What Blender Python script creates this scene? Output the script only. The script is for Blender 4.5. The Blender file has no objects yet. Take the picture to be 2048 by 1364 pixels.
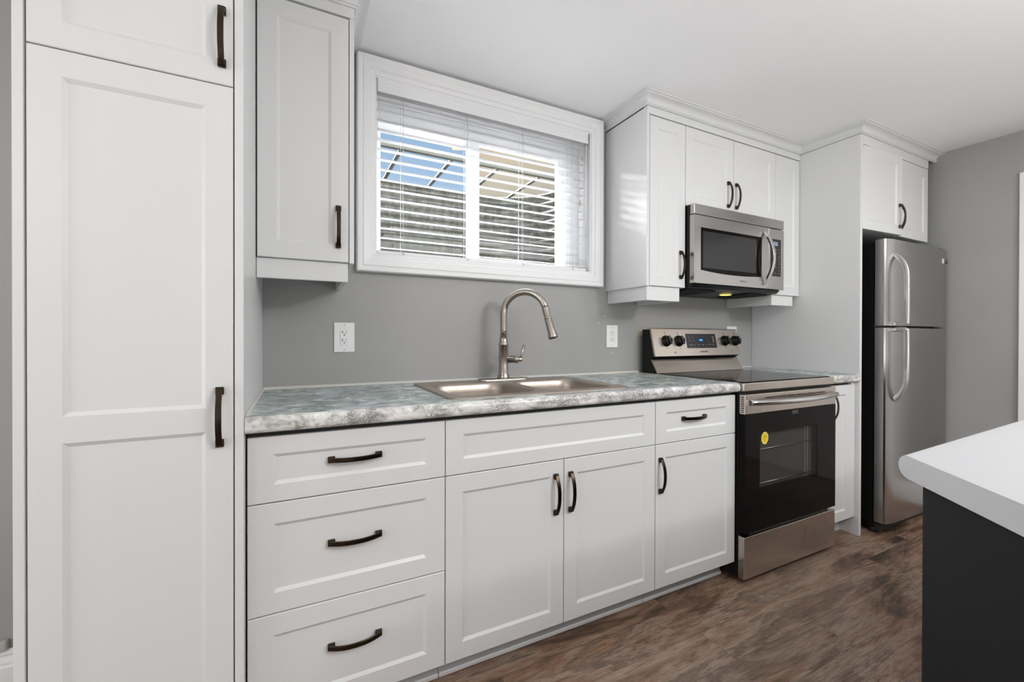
import bpy, bmesh, math, random
from mathutils import Vector, Matrix
random.seed(7)
PI = math.pi
scene = bpy.context.scene
C = scene.collection

# ------------------------------------------------------------------ camera
cam_data = bpy.data.cameras.new('camera')
cam = bpy.data.objects.new('camera', cam_data); C.objects.link(cam)
FPX = 853.03
cam_data.sensor_fit = 'HORIZONTAL'; cam_data.sensor_width = 36.0
cam_data.lens = FPX / 2048 * 36.0
cam_data.shift_x = -(1023.52 - 1024) / 2048
cam_data.shift_y = (677.08 - 682) / 2048
cam_data.clip_start = 0.02; cam_data.clip_end = 200
yaw, pitch, roll = 0.46559, -0.00429, 0.00207
fwd = Vector((math.sin(yaw) * math.cos(pitch), math.cos(yaw) * math.cos(pitch), math.sin(pitch)))
right = Vector((math.cos(yaw), -math.sin(yaw), 0))
up = right.cross(fwd)
r2 = right * math.cos(roll) + up * math.sin(roll)
u2 = -right * math.sin(roll) + up * math.cos(roll)
m = Matrix((r2, u2, -fwd)).transposed().to_4x4()
m.translation = Vector((0.0082, -1.29, 1.1262))
cam.matrix_world = m
scene.camera = cam

# ------------------------------------------------------------------ world, sun, lamps, exposure
scene.view_settings.view_transform = 'Standard'
scene.view_settings.look = 'None'
scene.view_settings.gamma = 1.0
scene.view_settings.use_curve_mapping = False
scene.view_settings.exposure = -0.28

world = bpy.data.worlds.new('sky'); scene.world = world
world.use_nodes = True
wn = world.node_tree; wn.nodes.clear()
wo = wn.nodes.new('ShaderNodeOutputWorld'); bg = wn.nodes.new('ShaderNodeBackground')
tc = wn.nodes.new('ShaderNodeTexCoord'); sx = wn.nodes.new('ShaderNodeSeparateXYZ')
rmp = wn.nodes.new('ShaderNodeValToRGB')
rmp.color_ramp.elements[0].position = 0.0; rmp.color_ramp.elements[0].color = (0.72, 0.80, 0.90, 1)
rmp.color_ramp.elements[1].position = 0.75; rmp.color_ramp.elements[1].color = (0.24, 0.46, 0.86, 1)
e = rmp.color_ramp.elements.new(0.36); e.color = (0.46, 0.68, 0.95, 1)
wn.links.new(tc.outputs['Generated'], sx.inputs[0]); wn.links.new(sx.outputs['Z'], rmp.inputs[0])
wn.links.new(rmp.outputs[0], bg.inputs['Color']); bg.inputs['Strength'].default_value = 1.0
wn.links.new(bg.outputs[0], wo.inputs[0])

def lamp(name, kind, loc, target, power, color=(1, 1, 1), size=0.1, size_y=None, **kw):
    d = bpy.data.lights.new(name, kind); o = bpy.data.objects.new(name, d); C.objects.link(o)
    d.energy = power; d.color = color
    if kind == 'AREA':
        d.size = size
        if size_y: d.shape = 'RECTANGLE'; d.size_y = size_y
        else: d.shape = 'DISK'
    elif kind in ('POINT', 'SPOT'): d.shadow_soft_size = size
    for k, v in kw.items(): setattr(d, k, v)
    o.location = loc
    dr = Vector(target) - Vector(loc)
    o.rotation_euler = dr.to_track_quat('-Z', 'Y').to_euler()
    return o
sun = lamp('sun', 'SUN', (0, 3, 6), (0 + 1.2, 3 - 1.0, 6 - 0.40), 1.3, (1.0, 0.98, 0.95)); sun.data.angle = 0.06
sky_glow = lamp('bright_sky', 'SUN', (0, 3, 7), (0 + .15, 3 - 1.0, 7 - 0.85), 78.0, (0.97, 0.985, 1.0)); sky_glow.data.angle = 1.2
# pot lights follow cast shadows; all others are unseen fill lamps added for brightness
LAMPS = [
 ('ceiling_fill', (2.1, -2.5, 2.30), (2.1, -2.5, 0), 86, (0.985, 0.995, 1.0), 2.4, 1.4),
 ('up_fill_middle', (1.5, -1.95, 0.98), (1.5, -1.75, 2.33), 22, (0.985, 0.995, 1.0), 1.8, 0.8),
 ('up_fill_left', (-0.7, -1.9, 1.5), (-0.6, -1.8, 2.33), 2, (0.985, 0.995, 1.0), 1.2, 0.8),
 ('pot_light_right', (2.2, -2.85, 2.18), (0.9, 0.5, 1.1), 18, (0.985, 0.995, 1.0), 0.15, None),
 ('pot_light_left', (-1.6, -1.9, 1.95), (1.2, 0.5, 1.0), 8.5, (0.985, 0.995, 1.0), 0.2, None),
 ('aisle_fill_left', (0.75, -0.95, 2.31), (0.75, -0.7, 0), 1, (0.985, 0.995, 1.0), 0.5, None),
 ('aisle_fill_right', (2.0, -1.05, 2.31), (2.0, -0.8, 0), 2.5, (0.985, 0.995, 1.0), 0.5, None),
 ('left_fill', (-2.3, -0.75, 1.2), (3.0, -0.3, 1.2), 25, (0.98, 0.995, 1.01), 1.1, 1.8),
 ('right_fill', (3.6, -2.4, 1.4), (0.2, 0.3, 1.3), 1, (0.98, 0.995, 1.01), 1.4, 1.8),
 ('rear_fill', (-1.2, -3.6, 0.9), (0.9, 0.0, 0.5), 6, (0.98, 0.995, 1.01), 1.6, 1.6),
]
for a in LAMPS: lamp(a[0], 'AREA', a[1], a[2], a[3], a[4], a[5], a[6])

# ------------------------------------------------------------------ materials
def lin(r, g, b):
    f = lambda c: (c / 255) / 12.92 if c / 255 <= 0.04045 else ((c / 255 + 0.055) / 1.055) ** 2.4
    return (f(r), f(g), f(b), 1)
def mat(name, color, rough=0.5, metal=0.0, **kw):
    mm = bpy.data.materials.new(name); mm.use_nodes = True
    b = mm.node_tree.nodes['Principled BSDF']
    b.inputs['Base Color'].default_value = color if len(color) == 4 else (*color, 1)
    b.inputs['Roughness'].default_value = rough; b.inputs['Metallic'].default_value = metal
    for k, v in kw.items(): b.inputs[k].default_value = v
    return mm
def nodes(mm): return mm.node_tree, mm.node_tree.nodes['Principled BSDF']
def noise(nt, scale, detail=4, rough=0.5, dist=0.0, mapscale=None, coord='Object', rot=None):
    t = nt.nodes.new('ShaderNodeTexCoord'); n = nt.nodes.new('ShaderNodeTexNoise')
    n.inputs['Scale'].default_value = scale; n.inputs['Detail'].default_value = detail
    n.inputs['Roughness'].default_value = rough; n.inputs['Distortion'].default_value = dist
    src = t.outputs[coord]
    if mapscale:
        mp = nt.nodes.new('ShaderNodeMapping'); mp.inputs['Scale'].default_value = mapscale
        if rot: mp.inputs['Rotation'].default_value = rot
        nt.links.new(src, mp.inputs[0]); src = mp.outputs[0]
    nt.links.new(src, n.inputs['Vector']); return n
def ramp(nt, src, stops):
    r = nt.nodes.new('ShaderNodeValToRGB'); el = r.color_ramp.elements
    el[0].position, el[0].color = stops[0]; el[1].position, el[1].color = stops[-1]
    for p, c in stops[1:-1]:
        q = el.new(p); q.color = c
    nt.links.new(src, r.inputs[0]); return r
def mix(nt, fac, a, b, blend='MIX'):
    x = nt.nodes.new('ShaderNodeMix'); x.data_type = 'RGBA'; x.blend_type = blend
    if isinstance(fac, (int, float)): x.inputs[0].default_value = fac
    else: nt.links.new(fac, x.inputs[0])
    for i, v in ((6, a), (7, b)):
        if isinstance(v, tuple): x.inputs[i].default_value = v
        else: nt.links.new(v, x.inputs[i])
    return x.outputs[2]
def bump(nt, b, src, strength, dist=0.01):
    bp = nt.nodes.new('ShaderNodeBump'); bp.inputs['Strength'].default_value = strength; bp.inputs['Distance'].default_value = dist
    nt.links.new(src, bp.inputs['Height']); nt.links.new(bp.outputs[0], b.inputs['Normal'])

M = {}
M['white'] = mat('cabinet_white', (0.73, 0.732, 0.730), 0.38)
M['trim'] = mat('trim_white', (0.86, 0.86, 0.86), 0.35)
M['ceiling'] = mat('ceiling_paint', (0.93, 0.93, 0.93), 0.9)
M['gap'] = mat('gap_shade', (0.05, 0.05, 0.05), 0.8)  # near-black colour standing in for shade between the fronts
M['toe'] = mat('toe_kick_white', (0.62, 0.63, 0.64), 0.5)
M['wall'] = mat('wall_grey', (0.36, 0.358, 0.35), 0.42)
nt, b = nodes(M['wall']); n = noise(nt, 140, 2); bump(nt, b, n.outputs[0], 0.05, 0.002)
n2 = noise(nt, 1.7, 3)
r = ramp(nt, n2.outputs[0], [(0.35, (0.345, 0.343, 0.336, 1)), (0.7, (0.375, 0.373, 0.366, 1))]); nt.links.new(r.outputs[0], b.inputs['Base Color'])
M['wall_light'] = mat('far_wall_paint', (0.82, 0.82, 0.81), 0.7)

def steel(name, col, rough, axis):
    mm = mat(name, col, rough, 1.0); nt, b = nodes(mm)
    sc = {'x': (3, 250, 250), 'z': (250, 250, 3)}[axis]
    n = noise(nt, 1.0, 3, mapscale=sc); bump(nt, b, n.outputs[0], 0.06, 0.0008)
    n2 = noise(nt, 2.5, 3)
    mr = nt.nodes.new('ShaderNodeMapRange'); mr.inputs[3].default_value = rough - 0.06; mr.inputs[4].default_value = rough + 0.09
    nt.links.new(n2.outputs[0], mr.inputs[0]); nt.links.new(mr.outputs[0], b.inputs['Roughness'])
    b.inputs['Anisotropic'].default_value = 0.5
    return mm
M['steel'] = steel('brushed_steel', (0.47, 0.455, 0.44), 0.24, 'x')
M['steel_range'] = steel('range_steel', (0.57, 0.51, 0.455), 0.24, 'x')
M['steel_fridge'] = steel('fridge_steel', (0.42, 0.408, 0.395), 0.23, 'x')
M['steel_sink'] = steel('sink_steel', (0.44, 0.385, 0.335), 0.38, 'x')
M['chrome'] = mat('satin_handle', (0.68, 0.67, 0.66), 0.2, 1.0)
M['nickel'] = mat('brushed_nickel', (0.44, 0.40, 0.36), 0.22, 1.0)
M['bronze'] = mat('dark_bronze', (0.06, 0.045, 0.033), 0.28, 1.0)
M['black'] = mat('black_enamel', (0.006, 0.006, 0.006), 0.3, 0.0, **{'IOR': 1.35})
M['blackmatt'] = mat('black_matt', (0.015, 0.015, 0.015), 0.7)
M['glassblack'] = mat('black_glass', (0.006, 0.005, 0.0045), 0.06, 0.0, **{'IOR': 1.16})
M['panel'] = mat('control_glass', (0.012, 0.012, 0.012), 0.15)
M['mark'] = mat('grey_marking', (0.28, 0.28, 0.28), 0.5)
M['darkmark'] = mat('dark_marking', (0.05, 0.05, 0.05), 0.5)
M['silvermark'] = mat('silver_marking', (0.30, 0.28, 0.27), 0.4)
M['plastic'] = mat('white_plastic', (0.85, 0.85, 0.85), 0.3)
M['slot'] = mat('socket_slot', (0.03, 0.03, 0.03), 0.6)
M['island'] = mat('island_charcoal', (0.006, 0.0062, 0.007), 0.65, 0.0, **{'IOR': 1.3})
M['laminate'] = mat('white_laminate', (0.44, 0.44, 0.45), 0.5)
M['caulk'] = mat('caulk', (0.62, 0.60, 0.56), 0.6)
M['yellow'] = mat('sticker_yellow', (0.85, 0.62, 0.01), 0.5)
M['slat'] = mat('blind_slat', (0.84, 0.84, 0.85), 0.35)
M['slat'].node_tree.nodes['Principled BSDF'].inputs['Subsurface Weight'].default_value = 0.0
M['cord'] = mat('blind_cord', (0.62, 0.62, 0.62), 0.8)
M['vinyl'] = mat('window_vinyl', (0.86, 0.87, 0.88), 0.3)
M['greyplastic'] = mat('grey_plastic', (0.45, 0.44, 0.42), 0.5)
M['rack'] = mat('oven_rack', (0.75, 0.73, 0.70), 0.25, 1.0)
M['cavity'] = mat('oven_cavity', (0.16, 0.152, 0.145), 0.55)
M['beige'] = mat('house_beige', (0.36, 0.325, 0.265), 0.8)
M['soffit'] = mat('soffit_beige', (0.38, 0.335, 0.26), 0.8)
M['wood'] = mat('weathered_bar', (0.085, 0.085, 0.07), 0.8)
M['ground'] = mat('ground_soil', (0.22, 0.19, 0.14), 0.95)

def emis(name, col, s):
    mm = bpy.data.materials.new(name); mm.use_nodes = True; t = mm.node_tree; t.nodes.clear()
    e = t.nodes.new('ShaderNodeEmission'); e.inputs[0].default_value = (*col, 1); e.inputs[1].default_value = s
    o = t.nodes.new('ShaderNodeOutputMaterial'); t.links.new(e.outputs[0], o.inputs[0]); return mm
M['blue'] = emis('display_blue', (0.02, 0.12, 0.35), 0.6)
M['digit'] = emis('display_digits', (0.45, 0.75, 1.0), 1.6)
M['lcd'] = emis('display_pale', (0.45, 0.5, 0.65), 0.9)
M['lampglass'] = emis('hood_lamp', (1.0, 0.86, 0.22), 1.6)

def seeglass(name, tint, base, rise, rough=0.02):
    """clear pane: transparent, with a reflection that grows towards grazing angles"""
    mm = bpy.data.materials.new(name); mm.use_nodes = True; t = mm.node_tree; t.nodes.clear()
    tr = t.nodes.new('ShaderNodeBsdfTransparent'); tr.inputs[0].default_value = (*tint, 1)
    gl = t.nodes.new('ShaderNodeBsdfGlossy'); gl.inputs['Roughness'].default_value = rough
    lw = t.nodes.new('ShaderNodeLayerWeight'); lw.inputs[0].default_value = 0.5
    pw = t.nodes.new('ShaderNodeMath'); pw.operation = 'POWER'; pw.inputs[1].default_value = 4.0; t.links.new(lw.outputs['Facing'], pw.inputs[0])
    ma = t.nodes.new('ShaderNodeMath'); ma.operation = 'MULTIPLY_ADD'; ma.inputs[1].default_value = rise; ma.inputs[2].default_value = base; t.links.new(pw.outputs[0], ma.inputs[0])
    mx = t.nodes.new('ShaderNodeMixShader'); o = t.nodes.new('ShaderNodeOutputMaterial')
    t.links.new(ma.outputs[0], mx.inputs[0]); t.links.new(tr.outputs[0], mx.inputs[1]); t.links.new(gl.outputs[0], mx.inputs[2])
    t.links.new(mx.outputs[0], o.inputs[0]); return mm
M['pane'] = seeglass('window_glass', (0.98, 0.985, 0.985), 0.02, 0.5)
M['ovenglass'] = seeglass('oven_glass', (0.72, 0.71, 0.70), 0.012, 0.25, 0.03)

# countertop laminate: teal-grey clouds, pale flecks, dark lacy veins; the rolled edge is coloured paler for the light it catches
def counter_mat(name, stops, lace, amount):
    mm = mat(name, (0.4, 0.45, 0.45), 0.30); nt, b = nodes(mm)
    n1 = noise(nt, 1.0, 6, 0.66, 0.9, mapscale=(17, 30, 30))
    base = ramp(nt, n1.outputs[0], stops)
    n4 = noise(nt, 3.2, 3)
    hue = ramp(nt, n4.outputs[0], [(0.40, (0.95, 1.0, 0.97, 1)), (0.60, (1.0, 1.0, 1.04, 1))])
    col = mix(nt, 1.0, base.outputs[0], hue.outputs[0], 'MULTIPLY')
    n3 = noise(nt, 11, 4, 0.6, 0.4)
    patch = ramp(nt, n3.outputs[0], [(0.43, (0, 0, 0, 1)), (0.56, (1, 1, 1, 1))])
    t = nt.nodes.new('ShaderNodeTexCoord'); nd = noise(nt, 75, 4, 0.65)
    ad = nt.nodes.new('ShaderNodeMix'); ad.data_type = 'VECTOR'; ad.inputs[0].default_value = 0.03
    nt.links.new(t.outputs['Object'], ad.inputs[4]); nt.links.new(nd.outputs['Color'], ad.inputs[5])
    vo = nt.nodes.new('ShaderNodeTexVoronoi'); vo.feature = 'DISTANCE_TO_EDGE'; vo.inputs['Scale'].default_value = 150
    nt.links.new(ad.outputs[1], vo.inputs['Vector'])
    vein = ramp(nt, vo.outputs['Distance'], [(0.02, (1, 1, 1, 1)), (0.20, (0, 0, 0, 1))])
    vm = nt.nodes.new('ShaderNodeMath'); vm.operation = 'MULTIPLY'
    nt.links.new(vein.outputs[0], vm.inputs[0]); nt.links.new(patch.outputs[0], vm.inputs[1])
    v2 = nt.nodes.new('ShaderNodeMath'); v2.operation = 'MULTIPLY'; v2.inputs[1].default_value = amount
    nt.links.new(vm.outputs[0], v2.inputs[0])
    nt.links.new(mix(nt, v2.outputs[0], col, lace), b.inputs['Base Color']); return mm
M['counter'] = counter_mat('counter_laminate', [(0.39, lin(120, 131, 128)), (0.47, lin(160, 170, 166)), (0.54, lin(196, 204, 203)), (0.61, lin(240, 242, 242))], lin(96, 104, 104), 0.5)
M['counter_edge_lit'] = counter_mat('counter_edge_lit_laminate', [(0.36, lin(168, 164, 162)), (0.46, lin(214, 209, 206)), (0.56, lin(234, 230, 228)), (0.66, lin(242, 240, 238))], lin(84, 82, 82), 0.9)

# vinyl plank floor
M['floor'] = mat('floor_plank', (0.1, 0.08, 0.06), 0.42); nt, b = nodes(M['floor'])
t = nt.nodes.new('ShaderNodeTexCoord')
mp0 = nt.nodes.new('ShaderNodeMapping'); mp0.inputs['Location'].default_value = (-0.61, 0.018, 0); nt.links.new(t.outputs['Object'], mp0.inputs[0])
br = nt.nodes.new('ShaderNodeTexBrick'); br.offset = 0.37; br.offset_frequency = 2
br.inputs['Scale'].default_value = 1.0; br.inputs['Brick Width'].default_value = 1.22; br.inputs['Row Height'].default_value = 0.15
br.inputs['Mortar Size'].default_value = 0.001; br.inputs['Mortar Smooth'].default_value = 0.2; br.inputs['Bias'].default_value = 0.0
br.inputs['Color1'].default_value = (0, 0, 0, 1); br.inputs['Color2'].default_value = (1, 1, 1, 1); br.inputs['Mortar'].default_value = (0.5, 0.5, 0.5, 1)
nt.links.new(mp0.outputs[0], br.inputs['Vector'])
off = nt.nodes.new('ShaderNodeVectorMath'); off.operation = 'SCALE'; off.inputs[3].default_value = 0.35
nt.links.new(br.outputs['Color'], off.inputs[0])
add = nt.nodes.new('ShaderNodeVectorMath'); add.operation = 'ADD'
nt.links.new(t.outputs['Object'], add.inputs[0]); nt.links.new(off.outputs[0], add.inputs[1])
def pn(scale, ms, detail, rough, dist, loc=(0, 0, 0)):
    mp = nt.nodes.new('ShaderNodeMapping'); mp.inputs['Scale'].default_value = ms; mp.inputs['Location'].default_value = loc; nt.links.new(add.outputs[0], mp.inputs[0])
    n = nt.nodes.new('ShaderNodeTexNoise'); n.inputs['Scale'].default_value = scale; n.inputs['Detail'].default_value = detail
    n.inputs['Roughness'].default_value = rough; n.inputs['Distortion'].default_value = dist
    nt.links.new(mp.outputs[0], n.inputs['Vector']); return n
big = pn(1.0, (1.5, 6.0, 1), 7, 0.66, 0.5)
tone = ramp(nt, big.outputs[0], [(0.36, lin(66, 52, 43)), (0.43, lin(100, 80, 66)), (0.49, lin(134, 108, 91)), (0.55, lin(150, 131, 116)), (0.61, lin(112, 96, 85)), (0.69, lin(148, 120, 97))])
hn = pn(1.0, (1.5, 4, 1), 3, 0.5, 0.4, (3, 7, 0))
hue = ramp(nt, hn.outputs[0], [(0.35, (1.03, 0.97, 0.93, 1)), (0.5, (1, 0.98, 0.96, 1)), (0.62, (1.0, 0.985, 0.965, 1))])
gr = pn(1.0, (9, 120, 1), 8, 0.75, 0.5)
grain = ramp(nt, gr.outputs[0], [(0.36, (0.60, 0.57, 0.55, 1)), (0.5, (1, 1, 1, 1)), (0.66, (1.2, 1.2, 1.2, 1))])
ck = pn(1.0, (2.4, 15, 1), 8, 0.66, 1.9, (1, 2, 0))
crack = ramp(nt, ck.outputs[0], [(0.482, (1, 1, 1, 1)), (0.497, (0.28, 0.24, 0.22, 1)), (0.512, (1, 1, 1, 1))])
ckm = pn(1.0, (1.3, 4.0, 1), 2, 0.5, 0.2, (5, 1, 0))
ckmask = ramp(nt, ckm.outputs[0], [(0.43, (0, 0, 0, 1)), (0.56, (1, 1, 1, 1))])
mpw = nt.nodes.new('ShaderNodeMapping'); mpw.inputs['Scale'].default_value = (1.6, 8, 1); nt.links.new(add.outputs[0], mpw.inputs[0])
wv = nt.nodes.new('ShaderNodeTexWave'); wv.bands_direction = 'Y'; wv.inputs['Scale'].default_value = 3.0; wv.inputs['Distortion'].default_value = 14; wv.inputs['Detail'].default_value = 3; wv.inputs['Detail Scale'].default_value = 0.8; wv.inputs['Detail Roughness'].default_value = 0.6
nt.links.new(mpw.outputs[0], wv.inputs['Vector'])
wave = ramp(nt, wv.outputs['Fac'], [(0.0, (0.42, 0.38, 0.36, 1)), (0.13, (1, 1, 1, 1)), (1.0, (1.05, 1.05, 1.05, 1))])
wm = pn(1.0, (1.1, 4.5, 1), 2, 0.5, 0.3, (9, 3, 0))
wmask = ramp(nt, wm.outputs[0], [(0.58, (0, 0, 0, 1)), (0.68, (0.9, 0.9, 0.9, 1))])
c0 = mix(nt, 1.0, tone.outputs[0], hue.outputs[0], 'MULTIPLY')
c1 = mix(nt, 1.0, c0, grain.outputs[0], 'MULTIPLY')
c2 = mix(nt, ckmask.outputs[0], c1, mix(nt, 1.0, c1, crack.outputs[0], 'MULTIPLY'))
c2b = mix(nt, wmask.outputs[0], c2, mix(nt, 1.0, c2, wave.outputs[0], 'MULTIPLY'))
pt = ramp(nt, br.outputs['Color'], [(0.0, (1.08, 1.07, 1.06, 1)), (1.0, (1.26, 1.25, 1.24, 1))])
c3 = mix(nt, 1.0, c2b, pt.outputs[0], 'MULTIPLY')
seam = nt.nodes.new('ShaderNodeMath'); seam.operation = 'MULTIPLY'; seam.inputs[1].default_value = 0.6; nt.links.new(br.outputs['Fac'], seam.inputs[0])
c4 = mix(nt, seam.outputs[0], c3, lin(58, 46, 38))
nt.links.new(c4, b.inputs['Base Color'])
bump(nt, b, gr.outputs[0], 0.12, 0.002)

# galvanised window well
M['galv'] = mat('galvanised_steel', (0.42, 0.42, 0.39), 0.45, 0.35); nt, b = nodes(M['galv'])
n = noise(nt, 1.0, 6, 0.65, mapscale=(30, 30, 5))
r = ramp(nt, n.outputs[0], [(0.3, lin(58, 58, 52)), (0.5, lin(92, 92, 85)), (0.7, lin(122, 120, 112))]); nt.links.new(r.outputs[0], b.inputs['Base Color'])

# ------------------------------------------------------------------ geometry helpers
class MB:
    def __init__(s): s.bm = bmesh.new()
    def box(s, x0, x1, y0, y1, z0, z1, bev=0.0, seg=1):
        t = bmesh.new(); bmesh.ops.create_cube(t, size=1)
        for v in t.verts: v.co = Vector(((x0 + x1) / 2 + v.co.x * (x1 - x0), (y0 + y1) / 2 + v.co.y * (y1 - y0), (z0 + z1) / 2 + v.co.z * (z1 - z0)))
        if bev: bmesh.ops.bevel(t, geom=t.edges[:], offset=bev, segments=seg, profile=0.5, affect='EDGES')
        s.merge(t); return s
    def merge(s, t, mtx=None):
        if mtx: bmesh.ops.transform(t, matrix=mtx, verts=t.verts)
        me = bpy.data.meshes.new('t'); t.to_mesh(me); t.free(); s.bm.from_mesh(me); bpy.data.meshes.remove(me)
    def poly(s, pts):
        vs = [s.bm.verts.new(p) for p in pts]
        try: return s.bm.faces.new(vs)
        except ValueError: return None
    def prism(s, pts, axis, a0, a1, smooth=False):
        """2-D outline extruded along an axis: x -> (y,z), y -> (x,z), z -> (x,y)"""
        mk = {'x': lambda p, a: (a, p[0], p[1]), 'y': lambda p, a: (p[0], a, p[1]), 'z': lambda p, a: (p[0], p[1], a)}[axis]
        t = bmesh.new()
        A = [t.verts.new(mk(p, a0)) for p in pts]; B = [t.verts.new(mk(p, a1)) for p in pts]; n = len(pts)
        for i in range(n):
            f = t.faces.new((A[i], A[(i + 1) % n], B[(i + 1) % n], B[i])); f.smooth = smooth
        t.faces.new(A); t.faces.new(B)
        bmesh.ops.recalc_face_normals(t, faces=t.faces[:]); s.merge(t); return s
    def tube(s, path, rad, seg=14, flat=None, cap=True, ref=None):
        """round (or flat=(w,h)) section swept along 3-D points; rad may be a list"""
        P = [Vector(p) for p in path]; n = len(P); t = bmesh.new(); rings = []
        ref = Vector(ref) if ref else None
        for i in range(n):
            d = (P[min(i + 1, n - 1)] - P[max(i - 1, 0)]).normalized()
            a = ref if ref else (Vector((0, 0, 1)) if abs(d.z) < 0.9 else Vector((1, 0, 0)))
            u = d.cross(a).normalized(); w = u.cross(d).normalized()
            r = rad[i] if isinstance(rad, (list, tuple)) else rad
            ring = []
            for k in range(seg):
                q = 2 * PI * k / seg; cu, cw = math.cos(q), math.sin(q)
                if flat:
                    ex = 0.35
                    cu = math.copysign(abs(cu) ** ex, cu) * flat[0]; cw = math.copysign(abs(cw) ** ex, cw) * flat[1]
                else: cu *= r; cw *= r
                ring.append(t.verts.new(P[i] + u * cu + w * cw))
            rings.append(ring)
        for i in range(n - 1):
            for k in range(seg):
                f = t.faces.new((rings[i][k], rings[i][(k + 1) % seg], rings[i + 1][(k + 1) % seg], rings[i + 1][k])); f.smooth = not flat
        if cap: t.faces.new(rings[0]); t.faces.new(rings[-1])
        bmesh.ops.recalc_face_normals(t, faces=t.faces[:]); s.merge(t); return s
    def lathe(s, prof, origin, axis=(0, 0, 1), seg=28):
        t = bmesh.new(); rings = []
        for r, h in prof: rings.append([t.verts.new((r * math.cos(2 * PI * k / seg), r * math.sin(2 * PI * k / seg), h)) for k in range(seg)])
        for i in range(len(rings) - 1):
            for k in range(seg):
                f = t.faces.new((rings[i][k], rings[i][(k + 1) % seg], rings[i + 1][(k + 1) % seg], rings[i + 1][k]))
                f.smooth = True
        t.faces.new(rings[0]); t.faces.new(rings[-1])
        for e in t.edges:
            if len(e.link_faces) == 2 and e.calc_face_angle(0) > 0.6: e.smooth = False
        bmesh.ops.recalc_face_normals(t, faces=t.faces[:])
        q = Vector((0, 0, 1)).rotation_difference(Vector(axis).normalized())
        s.merge(t, Matrix.Translation(origin) @ q.to_matrix().to_4x4()); return s
    def sweep(s, path, prof):
        """moulding: profile (outward, z) along an XY path, mitred; outward is to the right of travel"""
        P = [Vector(p) for p in path]; n = len(P); rings = []; t = bmesh.new()
        nr = lambda d: Vector((d.y, -d.x))
        for i in range(n):
            d0 = (P[i] - P[i - 1]).normalized() if i else None
            d1 = (P[i + 1] - P[i]).normalized() if i < n - 1 else None
            if d0 is None: o = nr(d1)
            elif d1 is None: o = nr(d0)
            else:
                a, c = nr(d0), nr(d1); o = (a + c) / (1 + a.dot(c))
            rings.append([t.verts.new((P[i].x + o.x * u, P[i].y + o.y * u, z)) for u, z in prof])
        k = len(prof)
        for i in range(n - 1):
            for j in range(k):
                t.faces.new((rings[i][j], rings[i][(j + 1) % k], rings[i + 1][(j + 1) % k], rings[i + 1][j]))
        t.faces.new(rings[0]); t.faces.new(rings[-1])
        bmesh.ops.recalc_face_normals(t, faces=t.faces[:]); s.merge(t); return s
    def frame(s, x0, x1, z0, z1, prof, sides='LTRB'):
        """picture-frame moulding in the XZ plane: profile (distance outward from the opening, y)"""
        t = bmesh.new(); k = len(prof)
        cor = [(x0, z0, -1, -1), (x0, z1, -1, 1), (x1, z1, 1, 1), (x1, z0, 1, -1)]
        R = [[t.verts.new((cx + sx_ * d, y, cz + sz * d)) for d, y in prof] for cx, cz, sx_, sz in cor]
        for i in range(4):
            A, B = R[i], R[(i + 1) % 4]
            for j in range(k): t.faces.new((A[j], A[(j + 1) % k], B[(j + 1) % k], B[j]))
        bmesh.ops.recalc_face_normals(t, faces=t.faces[:]); s.merge(t); return s

ORG = {}
def root_org(o):
    while o.parent: o = o.parent
    return ORG.get(o.name, Vector((0, 0, 0)))
def obj(name, mb, material, parent=None, local=False):
    """link one mesh object; its mesh is given in world space and stored relative to its thing"""
    bm = mb.bm if isinstance(mb, MB) else mb
    if parent is not None and not local:
        bmesh.ops.translate(bm, verts=bm.verts, vec=-root_org(parent))
    me = bpy.data.meshes.new(name); bm.to_mesh(me); bm.free()
    if material: me.materials.append(material)
    o = bpy.data.objects.new(name, me); C.objects.link(o)
    if parent is not None: o.parent = parent
    return o
def tag(o, label=None, cat=None, group=None, kind=None):
    for k, v in (('label', label), ('category', cat), ('group', group), ('kind', kind)):
        if v: o[k] = v
    return o
def thing(name, label, cat, loc=(0, 0, 0), group=None):
    o = bpy.data.objects.new(name, None); C.objects.link(o); o.location = loc; o.empty_display_size = 0.05
    ORG[o.name] = Vector(loc); return tag(o, label, cat, group)
def struct(name, mb, material, label, cat):
    return tag(obj(name, mb, material), label, cat, kind='structure')
def text(name, s, size, material, parent, loc, rot=(PI / 2, 0, 0), depth=0.0004, sx=1.0, align='CENTER'):
    cu = bpy.data.curves.new(name, 'FONT'); cu.body = s; cu.size = size; cu.extrude = depth; cu.align_x = align; cu.align_y = 'CENTER'
    tmp = bpy.data.objects.new('tmp', cu); C.objects.link(tmp)
    dg = bpy.context.evaluated_depsgraph_get(); me = bpy.data.meshes.new_from_object(tmp.evaluated_get(dg))
    bpy.data.objects.remove(tmp); bpy.data.curves.remove(cu)
    me.materials.clear(); me.materials.append(material); me.name = name
    o = bpy.data.objects.new(name, me); C.objects.link(o); o.parent = parent
    o.location = Vector(loc) - root_org(parent); o.rotation_euler = rot; o.scale = (sx, 1, 1)
    return o

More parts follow.
